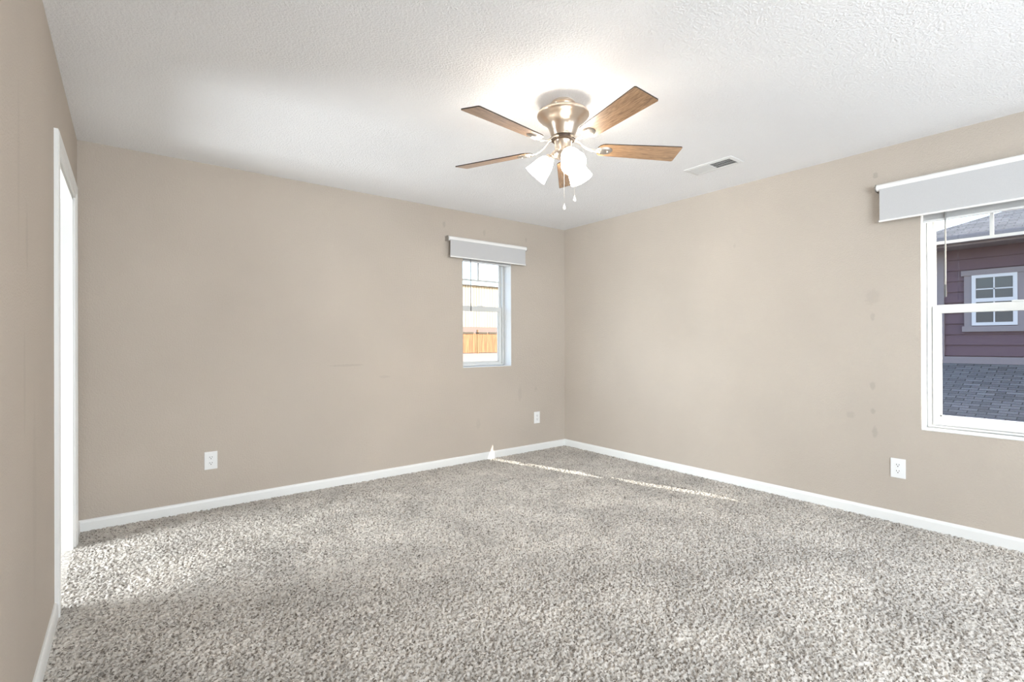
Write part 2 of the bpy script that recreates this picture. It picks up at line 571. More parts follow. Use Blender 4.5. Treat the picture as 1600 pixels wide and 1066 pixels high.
tag(link(bpy.data.objects.new('floor', me)), kind='structure')

# baseboards: moulded profile with eased top
BH = 0.066


def baseboard(name, pts_a, pts_b, normal):
    """prism along a->b; normal points into the room"""
    bm = bmesh.new()
    prof = [(0, -0.015), (0.013, -0.015), (0.013, BH - 0.018), (0.010, BH - 0.006), (0.005, BH), (0, BH)]
    ra = [bm.verts.new((pts_a[0] + normal[0] * d, pts_a[1] + normal[1] * d, z)) for d, z in prof]
    rb = [bm.verts.new((pts_b[0] + normal[0] * d, pts_b[1] + normal[1] * d, z)) for d, z in prof]
    n = len(prof)
    for k in range(n):
        bm.faces.new((ra[k], ra[(k + 1) % n], rb[(k + 1) % n], rb[k]))
    bm.faces.new(ra); bm.faces.new(rb)
    return tag(finish(name, bm, m_white), kind='structure')


CASW = 0.082
baseboard('baseboard_back', (XL, YB), (XR, YB), (0, -1))
baseboard('baseboard_right', (XR, YB), (XR, YR), (-1, 0))
baseboard('baseboard_left', (XL, YR), (XL, DW[0] - CASW + 0.004), (1, 0))
baseboard('baseboard_left_corner', (XL, DW[1] + CASW - 0.004), (XL, YB), (1, 0))

# doorway: casing with a stepped profile, jamb lining
door = tag(empty('door_1', (XL, (DW[0] + DW[1]) / 2, 0)), kind='structure')


def in_room(o, root):
    o.matrix_parent_inverse = Matrix.Translation(-Vector(root.location))
    return o


def casing_leg(y_in, y_out, z0, z1):
    bm = bmesh.new()
    s = 1 if y_out > y_in else -1
    prof = [(0, 0), (0, 0.010), (0.006, 0.013), (0.030, 0.013), (0.036, 0.017), (CASW - 0.008, 0.018), (CASW, 0.014), (CASW, 0)]
    ra = [bm.verts.new((XL + h, y_in + s * w, z0)) for w, h in prof]
    rb = [bm.verts.new((XL + h, y_in + s * w, z1 + w)) for w, h in prof]
    n = len(prof)
    for k in range(n): bm.faces.new((ra[k], ra[(k + 1) % n], rb[(k + 1) % n], rb[k]))
    bm.faces.new(ra); bm.faces.new(rb)
    return in_room(finish('casing', bm, m_white, door), door)


REV = 0.004
casing_leg(DW[0] - REV, DW[0] - 1, -0.012, DW[3] + REV)
casing_leg(DW[1] + REV, DW[1] + 1, -0.012, DW[3] + REV)
bm = bmesh.new()
prof = [(0, 0), (0, 0.010), (0.006, 0.013), (0.030, 0.013), (0.036, 0.017), (CASW - 0.008, 0.018), (CASW, 0.014), (CASW, 0)]
ra = [bm.verts.new((XL + h, DW[0] - REV - w, DW[3] + REV + w)) for w, h in prof]
rb = [bm.verts.new((XL + h, DW[1] + REV + w, DW[3] + REV + w)) for w, h in prof]
for k in range(8): bm.faces.new((ra[k], ra[(k + 1) % 8], rb[(k + 1) % 8], rb[k]))
in_room(finish('head_casing', bm, m_white, door), door)
bm = bmesh.new()
for y0, y1 in ((DW[0] - 0.001, DW[0] + 0.016), (DW[1] - 0.016, DW[1] + 0.001)):
    box(bm, XL - 0.122, XL + 0.001, y0, y1, -0.012, DW[3])
box(bm, XL - 0.122, XL + 0.001, DW[0], DW[1], DW[3] - 0.016, DW[3] + 0.001)
in_room(finish('jamb', bm, m_white, door), door)


# ================================================================== windows (single hung vinyl, two lites over a bar at the top)
def make_window(name, axis, pin, opening, glass_bot, rail_z, munt_z, bars):
    """local frame: s along the wall, d depth outward from inner wall face, z up"""
    s0, s1, z0, z1 = opening
    root = tag(empty(name, (pin, s0, z0) if axis == 'x' else (s0, pin, z0)), kind='structure')

    def B(bm, sa, sb, da, db, za, zb, mi=0, bev=0.0):
        if axis == 'x': box(bm, pin + da, pin + db, sa, sb, za, zb, mi, bev)
        else: box(bm, sa, sb, pin + da, pin + db, za, zb, mi, bev)

    FR = 0.024
    bm = bmesh.new()                                   # master frame
    for sa, sb in ((s0 + .003, s0 + FR), (s1 - FR, s1 - .003)):
        B(bm, sa, sb, 0.122, 0.165, z0 + .009, z1)
    B(bm, s0 + FR, s1 - FR, 0.122, 0.165, z0 + .009, z0 + 0.022)
    for sa, sb in ((s0, s0 + .003), (s1 - .003, s1)):
        B(bm, sa, sb, 0.135, 0.160, z0, z1, 1)
    B(bm, s0, s1, 0.135, 0.160, z0, z0 + .009, 1)
    B(bm, s0 + FR, s1 - FR, 0.122, 0.165, z1 - 0.03, z1)
    in_room(finish('window_frame', bm, [m_vinyl, m_caulk], root), root)
    a, b = s0 + FR, s1 - FR
    ST = 0.038
    bm = bmesh.new()                                   # lower sash (inboard)
    B(bm, a + .003, a + ST, 0.128, 0.156, z0 + 0.025, rail_z + 0.026, 0, 0.003)
    B(bm, b - ST, b - .003, 0.128, 0.156, z0 + 0.025, rail_z + 0.026, 0, 0.003)
    B(bm, a + ST - .004, b - ST + .004, 0.128, 0.156, z0 + 0.025, glass_bot, 0, 0.003)
    B(bm, a + ST - .004, b - ST + .004, 0.126, 0.156, rail_z - 0.026, rail_z + 0.026, 0, 0.003)
    low = in_room(finish('lower_sash', bm, m_vinyl, root), root)
    bm = bmesh.new()                                   # glazing bead of the lower sash
    w = 0.008
    B(bm, a + ST - .001, a + ST + w, 0.136, 0.150, glass_bot, rail_z - 0.026)
    B(bm, b - ST - w, b - ST + .001, 0.136, 0.150, glass_bot, rail_z - 0.026)
    B(bm, a + ST, b - ST, 0.136, 0.150, glass_bot - .001, glass_bot + w)
    in_room(finish('glazing_bead', bm, m_vinyl, root), root)
    bm = bmesh.new()
    B(bm, a + ST - .002, b - ST + .002, 0.1405, 0.1435, glass_bot - .002, rail_z - .02)
    in_room(finish('pane', bm, m_glass, root), root)
    bm = bmesh.new()                                   # upper sash (outboard)
    UT = 0.016
    B(bm, a, a + UT, 0.158, 0.170, rail_z - 0.02, z1 - 0.03)
    B(bm, b - UT, b, 0.158, 0.170, rail_z - 0.02, z1 - 0.03)
    B(bm, a + UT, b - UT, 0.158, 0.170, rail_z - 0.02, rail_z + 0.02)
    B(bm, a + UT, b - UT, 0.158, 0.170, z1 - 0.06, z1 - 0.03)
    in_room(finish('upper_sash', bm, m_vinyl, root), root)
    bm = bmesh.new()
    B(bm, a + UT - .002, b - UT + .002, 0.1625, 0.1655, rail_z + .018, z1 - .058)
    in_room(finish('pane', bm, m_glass, root), root)
    bm = bmesh.new()                                   # flat grille bars
    mid = (s0 + s1) / 2
    B(bm, a + UT, b - UT, 0.160, 0.168, munt_z - 0.009, munt_z + 0.009)
    for sb_ in bars:
        B(bm, sb_ - 0.009, sb_ + 0.009, 0.160, 0.168, munt_z + 0.009, z1 - 0.06)
    in_room(finish('grille', bm, m_vinyl, root), root)
    bm = bmesh.new()                                   # sash lock on the meeting rail
    B(bm, mid - 0.03, mid + 0.03, 0.132, 0.15, rail_z + 0.026, rail_z + 0.036, 0, 0.003)
    in_room(finish('sash_lock', bm, m_vinyl, root), root)
    # painted sill board
    bm = bmesh.new()
    B(bm, s0 + .001, s1 - .001, -0.004, 0.122, z0 - 0.001, z0 + 0.006, 0, 0.002)
    in_room(finish('window_sill', bm, m_reveal, root), root)
    return root


make_window('window_1', 'y', YB, BW, 0.965, 1.510, 1.803, (2.865,))
make_window('window_2', 'x', XR, RW, 0.690, 1.368, 1.792, (0.593, 0.400))


# ================================================================== roller shades
def roller_shade(label, axis, pin, s0, s1, ztop, zbot, group):
    """hung on the wall; d points INTO the room (negative direction of the axis)"""
    mid = (s0 + s1) / 2
    root = empty('roller_shade', (pin, mid, zbot) if axis == 'x' else (mid, pin, zbot))
    tag(root, label, 'window shade', group)
    R = 0.0215
    DC = 0.045

    def pt(s, d, z): return (pin - d, s, z) if axis == 'x' else (s, pin - d, z)

    def B(bm, sa, sb, da, db, za, zb, bev=0.0):
        if axis == 'x': box(bm, pin - db, pin - da, sa, sb, za, zb, 0, bev)
        else: box(bm, sa, sb, pin - db, pin - da, za, zb, 0, bev)
    bm = bmesh.new()
    tube(bm, [pt(s0 + 0.004, DC, ztop - R), pt(s1 - 0.004, DC, ztop - R)], R, 24)
    in_room(finish('roll', bm, m_tube, root, True, autosmooth=40), root)
    fab0, fab1 = s0 + 0.018, s1 - 0.022
    bm = bmesh.new()
    B(bm, fab0, fab1, DC + R - 0.006, DC + R - 0.0045, zbot + 0.010, ztop - R)
    in_room(finish('fabric', bm, m_fabric, root), root)
    bm = bmesh.new()
    tube(bm, [pt(fab0 - 0.003, DC + R - 0.005, zbot + 0.006), pt(fab1 + 0.003, DC + R - 0.005, zbot + 0.006)], 0.0065, 12)
    in_room(finish('bottom_bar', bm, m_tube, root, True, autosmooth=40), root)
    for s, sg in ((fab0 - 0.003, -1), (fab1 + 0.003, 1)):
        bm = bmesh.new()
        tube(bm, [pt(s, DC + R - 0.005, zbot + 0.006), pt(s + sg * 0.006, DC + R - 0.005, zbot + 0.006)], 0.0075, 12)
        tag(in_room(finish('bar_end_cap', bm, m_bracket, root), root), 'grey end cap')
    for s, sg in ((s0, -1), (s1, 1)):
        bm = bmesh.new()
        B(bm, min(s, s + sg * 0.004), max(s, s + sg * 0.004), 0.0, DC + 0.012, ztop - 2 * R - 0.002, ztop + 0.002, 0.0015)
        tube(bm, [pt(s - sg * 0.004, DC, ztop - R), pt(s + sg * 0.006, DC, ztop - R)], 0.015, 16)
        tag(in_room(finish('bracket', bm, m_bracket, root), root), 'grey metal bracket')
    return root


roller_shade('short pale grey roller shade rolled up above the small back window', 'y', YB, 2.383, 3.333, 2.172, 1.972, 'roller shades above the windows')
roller_shade('wide pale grey roller shade hanging above the large window at the right edge', 'x', XR, -0.086, 1.113, 2.190, 1.941, 'roller shades above the windows')


# ================================================================== raised mini blinds with wands inside the openings
def mini_blind(label, axis, pin, s0, s1, ztop, zbot, wand_s, wand_bot, group):
    root = empty('mini_blind', (pin, (s0 + s1) / 2, zbot) if axis == 'x' else ((s0 + s1) / 2, pin, zbot))
    tag(root, label, 'window blind', group)

    def pt(s, d, z): return (pin + d, s, z) if axis == 'x' else (s, pin + d, z)

    def B(bm, sa, sb, da, db, za, zb, bev=0.0):
        if axis == 'x': box(bm, pin + da, pin + db, sa, sb, za, zb, 0, bev)
        else: box(bm, sa, sb, pin + da, pin + db, za, zb, 0, bev)
    a, b = s0 + 0.006, s1 - 0.006
    bm = bmesh.new(); B(bm, a, b, 0.008, 0.034, ztop - 0.026, ztop, 0.001)
    in_room(finish('headrail', bm, m_blind, root), root)
    bm = bmesh.new()
    z = zbot + 0.012
    k = 0
    while z < ztop - 0.028:
        j = random.uniform(-0.001, 0.001)
        B(bm, a + 0.003 + j, b - 0.003 + j, 0.009, 0.033, z, z + 0.0016)
        z += 0.0036
    in_room(finish('slat_stack', bm, m_blind, root), root)
    bm = bmesh.new(); B(bm, a + 0.002, b - 0.002, 0.007, 0.035, zbot, zbot + 0.011, 0.002)
    in_room(finish('bottom_rail', bm, m_blind, root), root)
    bm = bmesh.new()
    tube(bm, [pt(wand_s, 0.002, ztop - 0.03), pt(wand_s, 0.0, wand_bot + 0.05)], 0.0042, 6)
    w = in_room(finish('wand', bm, m_wand, root), root)
    bm = bmesh.new()
    tube(bm, [pt(wand_s, 0.0, wand_bot + 0.075), pt(wand_s, 0.0, wand_bot + 0.02), pt(wand_s, 0.0, wand_bot)], [0.0045, 0.0058, 0.005], 8)
    tag(finish('wand_tip', bm, m_wand_tip, w), 'dark wand tip')
    # lift cord along the jamb
    bm = bmesh.new()
    cs = b - 0.004 if axis == 'x' else a + 0.06
    zc = zbot
    pts = [pt(cs + 0.004 * math.sin(t * 3.0), 0.030 + 0.006 * math.sin(t * 2), zc - 0.45 * t) for t in [i / 12 for i in range(13)]]
    tube(bm, pts, 0.0011, 5)
    in_room(finish('lift_cord', bm, m_blind, root), root)
    return root


mini_blind('white mini blind raised into a thin stack at the top of the back window', 'y', YB, BW[0], BW[1], BW[3] - 0.002, 1.957, 2.668, 1.475, 'raised mini blinds in the windows')
mini_blind('white mini blind raised to the top of the large right window with a hanging wand', 'x', XR, RW[0], RW[1], RW[3] - 0.002, 1.908, 0.775, 1.435, 'raised mini blinds in the windows')


# ================================================================== outlets
def make_outlet():
    root = empty('wall_outlet')
    # local: x across, z up, +y into the wall, front faces -y
    bm = bmesh.new(); box(bm, -0.040, 0.040, -0.006, 0.0, -0.0625, 0.0625, 0, 0.0025)
    finish('cover_plate', bm, m_plate, root)
    for zc in (0.020, -0.020):
        bm = bmesh.new()
        prof = []
        for k in range(24):
            a = 2 * PI * k / 24
            prof.append((0.017 * math.cos(a), max(-0.0145, min(0.0145, 0.0175 * math.sin(a)))))
        f = [bm.verts.new((x, -0.0055, z)) for x, z in prof]
        g = [bm.verts.new((x * 0.97, -0.0085, z * 0.97)) for x, z in prof]
        for k in range(24): bm.faces.new((f[k], f[(k + 1) % 24], g[(k + 1) % 24], g[k]))
        bm.faces.new(g)
        rc = finish('receptacle', bm, m_plate, root, loc=(0, 0, zc))
        bm = bmesh.new()
        box(bm, -0.0085, -0.0055, -0.0090, -0.008, 0.000, 0.0085)
        box(bm, 0.0055, 0.0085, -0.0090, -0.008, 0.001, 0.0085)
        tube(bm, [(0, -0.0090, -0.0065), (0, -0.008, -0.0065)], 0.0032, 10)
        tag(finish('slots', bm, m_slot, rc), 'dark slots')
    bm = bmesh.new(); tube(bm, [(0, -0.0075, 0), (0, -0.005, 0)], 0.003, 10)
    finish('screw', bm, m_plate, root)
    return root


def copy_tree(o, parent=None):
    c = o.copy(); COL.objects.link(c); c.parent = parent
    for ch in o.children: copy_tree(ch, c)
    return c


outlet = make_outlet()
G = 'white duplex wall outlets'
spots_ = [((0.468, YB, 0.336), 0.0, 'white duplex outlet low on the back wall, the one nearest the doorway'),
          ((3.513, YB, 0.350), 0.0, 'white duplex outlet low on the back wall, between small window and room corner'),
          ((XR, 1.014, 0.346), -PI / 2, 'white duplex outlet low on the right wall, beneath the large window')]
for i, (loc, rz, lab) in enumerate(spots_):
    o = outlet if i == 0 else copy_tree(outlet)
    o.location = loc
    o.rotation_euler = (0, 0, rz)
    tag(o, lab, 'outlet', G)

# ================================================================== ceiling register
vent = tag(empty('ceiling_vent', (3.355, 1.950, H)), 'white two-way ceiling air register above the right side of the room', 'vent')
vx0, vx1, vy0, vy1 = -0.088, 0.088, -0.182, 0.182
ox0, ox1, oy0, oy1 = -0.058, 0.058, -0.150, 0.150
bm = bmesh.new()
ring_o = [(vx0, vy0), (vx1, vy0), (vx1, vy1), (vx0, vy1)]
ring_m = [(ox0 - .008, oy0 - .008), (ox1 + .008, oy0 - .008), (ox1 + .008, oy1 + .008), (ox0 - .008, oy1 + .008)]
ring_i = [(ox0, oy0), (ox1, oy0), (ox1, oy1), (ox0, oy1)]
R0 = [bm.verts.new((x, y, 0.0)) for x, y in ring_o]
R1 = [bm.verts.new((x, y, -0.004)) for x, y in ring_o]
R2 = [bm.verts.new((x, y, -0.009)) for x, y in ring_m]
R3 = [bm.verts.new((x, y, -0.004)) for x, y in ring_i]
R4 = [bm.verts.new((x, y, 0.0)) for x, y in ring_i]
for A, Bq in ((R0, R1), (R1, R2), (R2, R3), (R3, R4)):
    for k in range(4): bm.faces.new((A[k], A[(k + 1) % 4], Bq[(k + 1) % 4], Bq[k]))
finish('frame', bm, m_vent, vent)
bm = bmesh.new(); box(bm, ox0 - .002, ox1 + .002, oy0 - .002, oy1 + .002, -0.0012, -0.0002)
tag(finish('duct_backing', bm, m_duct, vent), 'dark duct opening')
nl = 26
for k in range(nl):
    yc = oy0 + (k + 0.5) * (oy1 - oy0) / nl
    first = yc < 0.0
    ang = math.radians(28 if first else -38)
    bm = bmesh.new()
    Mx = Matrix.Translation((0, yc, -0.0055)) @ Matrix.Rotation(ang, 4, 'X')
    hw = 0.0035 if first else 0.0075
    box(bm, ox0, ox1, -hw, hw, -0.0004, 0.0004, 0, 0, Mx)
    finish('louver', bm, m_vent, vent)
bm = bmesh.new(); box(bm, ox0, ox1, -0.003, 0.003, -0.009, -0.002)
finish('center_bar', bm, m_vent, vent)
for xo in (-0.02, 0.02):
    bm = bmesh.new(); box(bm, xo - 0.001, xo + 0.001, oy0, -0.003, -0.0035, -0.002)
    finish('cross_bar', bm, m_vent, vent)

# ================================================================== ceiling fan
FX, FY = 1.828, 1.913
fan = tag(empty('ceiling_fan', (FX, FY, H)), 'five-blade ceiling fan with oak blades, brushed nickel motor and three lit glass shades', 'ceiling fan')
bm = bmesh.new()
lathe(bm, [(0.058, 0.0), (0.062, -0.006), (0.067, -0.011), (0.067, -0.016), (0.062, -0.021), (0.057, -0.036), (0.054, -0.046), (0.050, -0.052)], 48)
finish('canopy', bm, m_nickel, fan, True, autosmooth=40)
bm = bmesh.new()
lathe(bm, [(0.040, -0.046), (0.060, -0.048), (0.115, -0.054), (0.130, -0.059), (0.137, -0.066), (0.138, -0.075), (0.134, -0.082), (0.130, -0.084),
           (0.122, -0.094), (0.106, -0.106), (0.092, -0.117), (0.082, -0.130), (0.075, -0.146), (0.069, -0.162), (0.064, -0.178), (0.060, -0.184), (0.040, -0.184)], 64)
finish('motor_housing', bm, m_nickel, fan, True, autosmooth=35)
bm = bmesh.new()
lathe(bm, [(0.030, -0.181), (0.060, -0.186), (0.064, -0.191), (0.062, -0.204), (0.030, -0.206)], 40)
finish('flywheel', bm, m_flywheel, fan, True, autosmooth=35)
bm = bmesh.new()
lathe(bm, [(0.030, -0.202), (0.046, -0.205), (0.048, -0.210), (0.045, -0.216), (0.044, -0.250), (0.047, -0.258), (0.052, -0.266), (0.052, -0.282), (0.046, -0.292), (0.026, -0.300), (0.010, -0.304), (0.0005, -0.305)], 48)
kit = finish('light_kit', bm, m_nickel, fan, True, autosmooth=35)

BZ = -0.241          # blade plane below the ceiling
PH0 = -0.507
PITCH_B = -0.222


def blade_mesh():
    bm = bmesh.new()
    x0, x1, w0, w1, t = 0.185, 0.644, 0.050, 0.066, 0.0055
    out = []
    for k in range(9):                        # rounded root
        a = PI / 2 + PI * k / 8
        out.append((x0 + 0.035 + 0.035 * math.cos(a), w0 * math.sin(a)))
    out += [(x1 - 0.006, -w1), (x1, -w1 + 0.006), (x1, w1 - 0.006), (x1 - 0.006, w1)]
    A = [bm.verts.new((x, y, -t / 2)) for x, y in out]
    Bv = [bm.verts.new((x, y, t / 2)) for x, y in out]
    n = len(out)
    for k in range(n):
        bm.faces.new((A[k], A[(k + 1) % n], Bv[(k + 1) % n], Bv[k])).material_index = 1
    bm.faces.new(A).material_index = 0
    bm.faces.new(Bv).material_index = 0
    return bm


def arm_mesh():
    """curved blade iron: neck from the flywheel dropping to a spoon plate under the blade"""
    bm = bmesh.new()
    pts = [(0.050, 0, 0.046), (0.072, 0, 0.043), (0.092, 0, 0.030), (0.110, 0, 0.014), (0.130, 0, 0.001), (0.155, 0, -0.006), (0.180, 0, -0.009)]
    tube(bm, pts, [0.013, 0.011, 0.008, 0.007, 0.007, 0.009, 0.012], 10, flat=0.5)
    # spoon plate
    outl = []
    for k in range(28):
        a = 2 * PI * k / 28
        r = 1.0 + 0.12 * math.cos(a)
        outl.append((0.222 + 0.048 * math.cos(a), 0.031 * math.sin(a) * r))
    A = [bm.verts.new((x, y, -0.005)) for x, y in outl]
    Bv = [bm.verts.new((0.222 + (x - 0.222) * 0.8, y * 0.8, -0.012)) for x, y in outl]
    T = [bm.verts.new((x, y, -0.003)) for x, y in outl]
    for k in range(28):
        bm.faces.new((A[k], A[(k + 1) % 28], Bv[(k + 1) % 28], Bv[k]))
        bm.faces.new((T[k], T[(k + 1) % 28], A[(k + 1) % 28], A[k]))
    bm.faces.new(Bv); bm.faces.new(T)
    for sx, sy in ((0.205, 0.012), (0.205, -0.012), (0.245, 0)):
        lathe(bm, [(0.0045, -0.011), (0.004, -0.0145), (0.001, -0.0155)], 10, Matrix.Translation((sx, sy, 0)))
    return bm


blade0 = arm0 = None
for k in range(5):
    a = PH0 + k * 2 * PI / 5
    if blade0 is None:
        blade0 = finish('blade', blade_mesh(), [m_blade, m_blade_edge], fan)
        arm0 = finish('blade_arm', arm_mesh(), m_arm, blade0, True, autosmooth=40)
        b_, c_ = blade0, arm0
    else:
        b_ = blade0.copy(); COL.objects.link(b_); b_.parent = fan
        c_ = arm0.copy(); COL.objects.link(c_); c_.parent = b_
    b_.rotation_mode = 'XYZ'
    b_.location = (0, 0, BZ)
    b_.rotation_euler = Matrix.Rotation(a, 3, 'Z').__matmul__(Matrix.Rotation(PITCH_B, 3, 'X')).to_euler()

# lamp arms, shades, bulbs
for k in range(3):
    az = math.radians(-114 + 120 * k)
    d = Vector((math.cos(az), math.sin(az), 0))
    p0 = d * 0.045 + Vector((0, 0, -0.262))
    p1 = d * 0.066 + Vector((0, 0, -0.284))
    ax = (d * 0.68 + Vector((0, 0, -0.73))).normalized()
    bm = bmesh.new()
    tube(bm, [p0 * 0.6 + Vector((0, 0, -0.10)), p0, p1, p1 + ax * 0.012], [0.011, 0.011, 0.012, 0.013], 14)
    Mx = Matrix.Translation(p1) @ ax.to_track_quat('Z', 'Y').to_matrix().to_4x4()
    lathe(bm, [(0.012, -0.006), (0.022, -0.002), (0.026, 0.004), (0.027, 0.020), (0.022, 0.021)], 28, Mx)
    finish('lamp_socket', bm, m_nickel, fan, True, autosmooth=40)
    bm = bmesh.new()
    prof = [(0.021, 0.010), (0.027, 0.014), (0.036, 0.026), (0.044, 0.042), (0.049, 0.060), (0.053, 0.080), (0.057, 0.100), (0.063, 0.122), (0.065, 0.128),
            (0.062, 0.127), (0.055, 0.103), (0.050, 0.080), (0.046, 0.060), (0.041, 0.043), (0.033, 0.028), (0.024, 0.017), (0.019, 0.013)]
    lathe(bm, prof, 40, Mx)
    sh = finish('lamp_shade', bm, m_lamp, fan, True)
    bm = bmesh.new()
    lathe(bm, [(0.010, 0.016), (0.012, 0.030), (0.022, 0.050), (0.026, 0.064), (0.024, 0.078), (0.015, 0.088), (0.001, 0.092)], 24, Mx)
    finish('bulb', bm, m_bulb, fan, True)

# two bead pull chains with enamel fobs
for (az, rad, zt, zb) in ((math.radians(-125), 0.030, -0.290, -0.548), (math.radians(-37), 0.060, -0.262, -0.497)):
    x, y = rad * math.cos(az), rad * math.sin(az)
    bm = bmesh.new()
    tube(bm, [(x, y, zt), (x, y, zb)], 0.0006, 6)
    z = zt
    while z > zb:
        bmesh.ops.create_icosphere(bm, subdivisions=1, radius=0.0011, matrix=Matrix.Translation((x, y, z)))
        z -= 0.0075
    ch = finish('pull_chain', bm, m_chain, fan, True)
    bm = bmesh.new()
    lathe(bm, [(0.0012, 0.004), (0.002, 0.0), (0.0045, -0.010), (0.0075, -0.018), (0.0085, -0.024), (0.007, -0.030), (0.0005, -0.033)], 18, Matrix.Translation((x, y, zb)))
    tag(finish('fob', bm, m_fob, ch, True), 'white teardrop fob')


# ================================================================== outside
m_ground = simple('dry_gravel_ground', (0.235, 0.19, 0.155), 0.95, bump=(3, 0.5))
m_hill = simple('dry_grass_hill', (0.15, 0.105, 0.082), 0.95, bump=(3, 0.5))


def terrain(name, prof, m):
    bm = bmesh.new()
    for (y0, z0), (y1, z1) in zip(prof[:-1], prof[1:]):
        bm.faces.new([bm.verts.new(q) for q in ((-120, y0, z0), (200, y0, z0), (200, y1, z1), (-120, y1, z1))])
    bmesh.ops.remove_doubles(bm, verts=bm.verts, dist=1e-4)
    return tag(finish(name, bm, m), kind='structure')


terrain('ground', [(-40, -3.0), (9, -3.0), (33.2, 0.26)], m_ground)
terrain('hill', [(33.2, 0.26), (54, 3.15), (200, 3.6)], m_hill)

# timber fence on the slope
def wood_fence_mat():
    m, nt, p = mat('cedar_fence')
    N, L = nt.nodes, nt.links
    tc = N.new('ShaderNodeTexCoord')
    mp = N.new('ShaderNodeMapping'); mp.inputs['Scale'].default_value = (7.0, 2, 0.4)
    L.new(tc.outputs['Object'], mp.inputs[0])
    no = N.new('ShaderNodeTexNoise'); no.inputs['Scale'].default_value = 1.5; no.inputs['Detail'].default_value = 4
    L.new(mp.outputs[0], no.inputs['Vector'])
    r = N.new('ShaderNodeValToRGB')
    r.color_ramp.elements[0].position = 0.3; r.color_ramp.elements[0].color = (0.08, 0.03, 0.01, 1)
    r.color_ramp.elements[1].position = 0.7; r.color_ramp.elements[1].color = (0.23, 0.112, 0.046, 1)
    L.new(no.outputs['Fac'], r.inputs[0]); L.new(r.outputs[0], p.inputs['Base Color'])
    p.inputs['Roughness'].default_value = 0.8
    return m


m_fence = wood_fence_mat()
m_cap = simple('shadow_dark_fence_cap', (0.03, 0.022, 0.012), 0.8)  # near-black: the shadow under the cap is put into its colour
fence = tag(empty('wooden_fence', (21, 33.2, 0.25)), 'orange cedar board fence on the slope beyond the small back window', 'fence')
ang = math.atan2(-1.69, 2.18) * 0.0
bm = bmesh.new()
x = -9.0
while x < 9.0:
    w = 0.135
    dz = random.uniform(-0.03, 0.03)
    box(bm, x, x + w, -0.01 + random.uniform(-.006, .006), 0.012, 0.06, 1.60 + dz)
    x += 0.145
finish('pickets', bm, m_fence, fence)
for k in range(8):
    bm = bmesh.new(); box(bm, -8.6 + k * 2.45 - .05, -8.6 + k * 2.45 + .05, -0.07, 0.05, -0.3, 1.90)
    finish('post', bm, m_fence, fence)
for z in (0.3, 1.0):
    bm = bmesh.new(); box(bm, -9, 9, 0.014, 0.05, z, z + 0.09)
    finish('rail', bm, m_fence, fence)
x = -9.0
while x < 8.6:
    ln = random.uniform(0.75, 1.15)
    bm = bmesh.new(); box(bm, x, min(x + ln, 9), -0.07, 0.06, 1.57, 1.71)
    tag(finish('cap_board', bm, m_cap, fence), 'cap board coloured dark for the shadow under it')
    x += ln + random.uniform(0.15, 0.4)

# pale house beyond the fence
m_pale = simple('pale_cream_siding', (0.225, 0.208, 0.168), 0.8)
m_paleroof = simple('pale_roof', (0.30, 0.30, 0.30), 0.8)
ph = tag(empty('pale_house', (34, 54, 2.0)), 'pale cream house with vertical siding beyond the wooden fence', 'house')
bm = bmesh.new()
box(bm, -14, 14, 0, 10, -1.0, 6.56)
x = -14
while x < 14:
    box(bm, x, x + 0.10, -0.06, 0.0, -1.0, 6.56); x += 0.42
finish('siding', bm, m_pale, ph)
bm = bmesh.new()
A = [bm.verts.new(q) for q in ((-14.6, -0.6, 6.5), (14.6, -0.6, 6.5), (14.6, 5, 7.0), (-14.6, 5, 7.0), (14.6, 10.6, 6.5), (-14.6, 10.6, 6.5))]
bm.faces.new(A[:4]); bm.faces.new((A[3], A[2], A[4], A[5])); bm.faces.new((A[0], A[3], A[5])); bm.faces.new((A[1], A[4], A[2])); bm.faces.new((A[0], A[5], A[4], A[1]))
finish('roof', bm, m_paleroof, ph)

# neighbouring house seen through the right window
m_siding = simple('plum_lap_siding', (0.080, 0.043, 0.058), 0.7, bump=(40, 0.15))
m_trim = simple('taupe_trim_boards', (0.18, 0.155, 0.165), 0.7)
m_gutter = simple('taupe_gutter', (0.16, 0.145, 0.15), 0.5)
m_vin2 = simple('neighbor_white_vinyl', (0.48, 0.48, 0.50), 0.4)
m_dark = simple('dark_room_behind_pane', (0.05, 0.055, 0.06), 0.2)


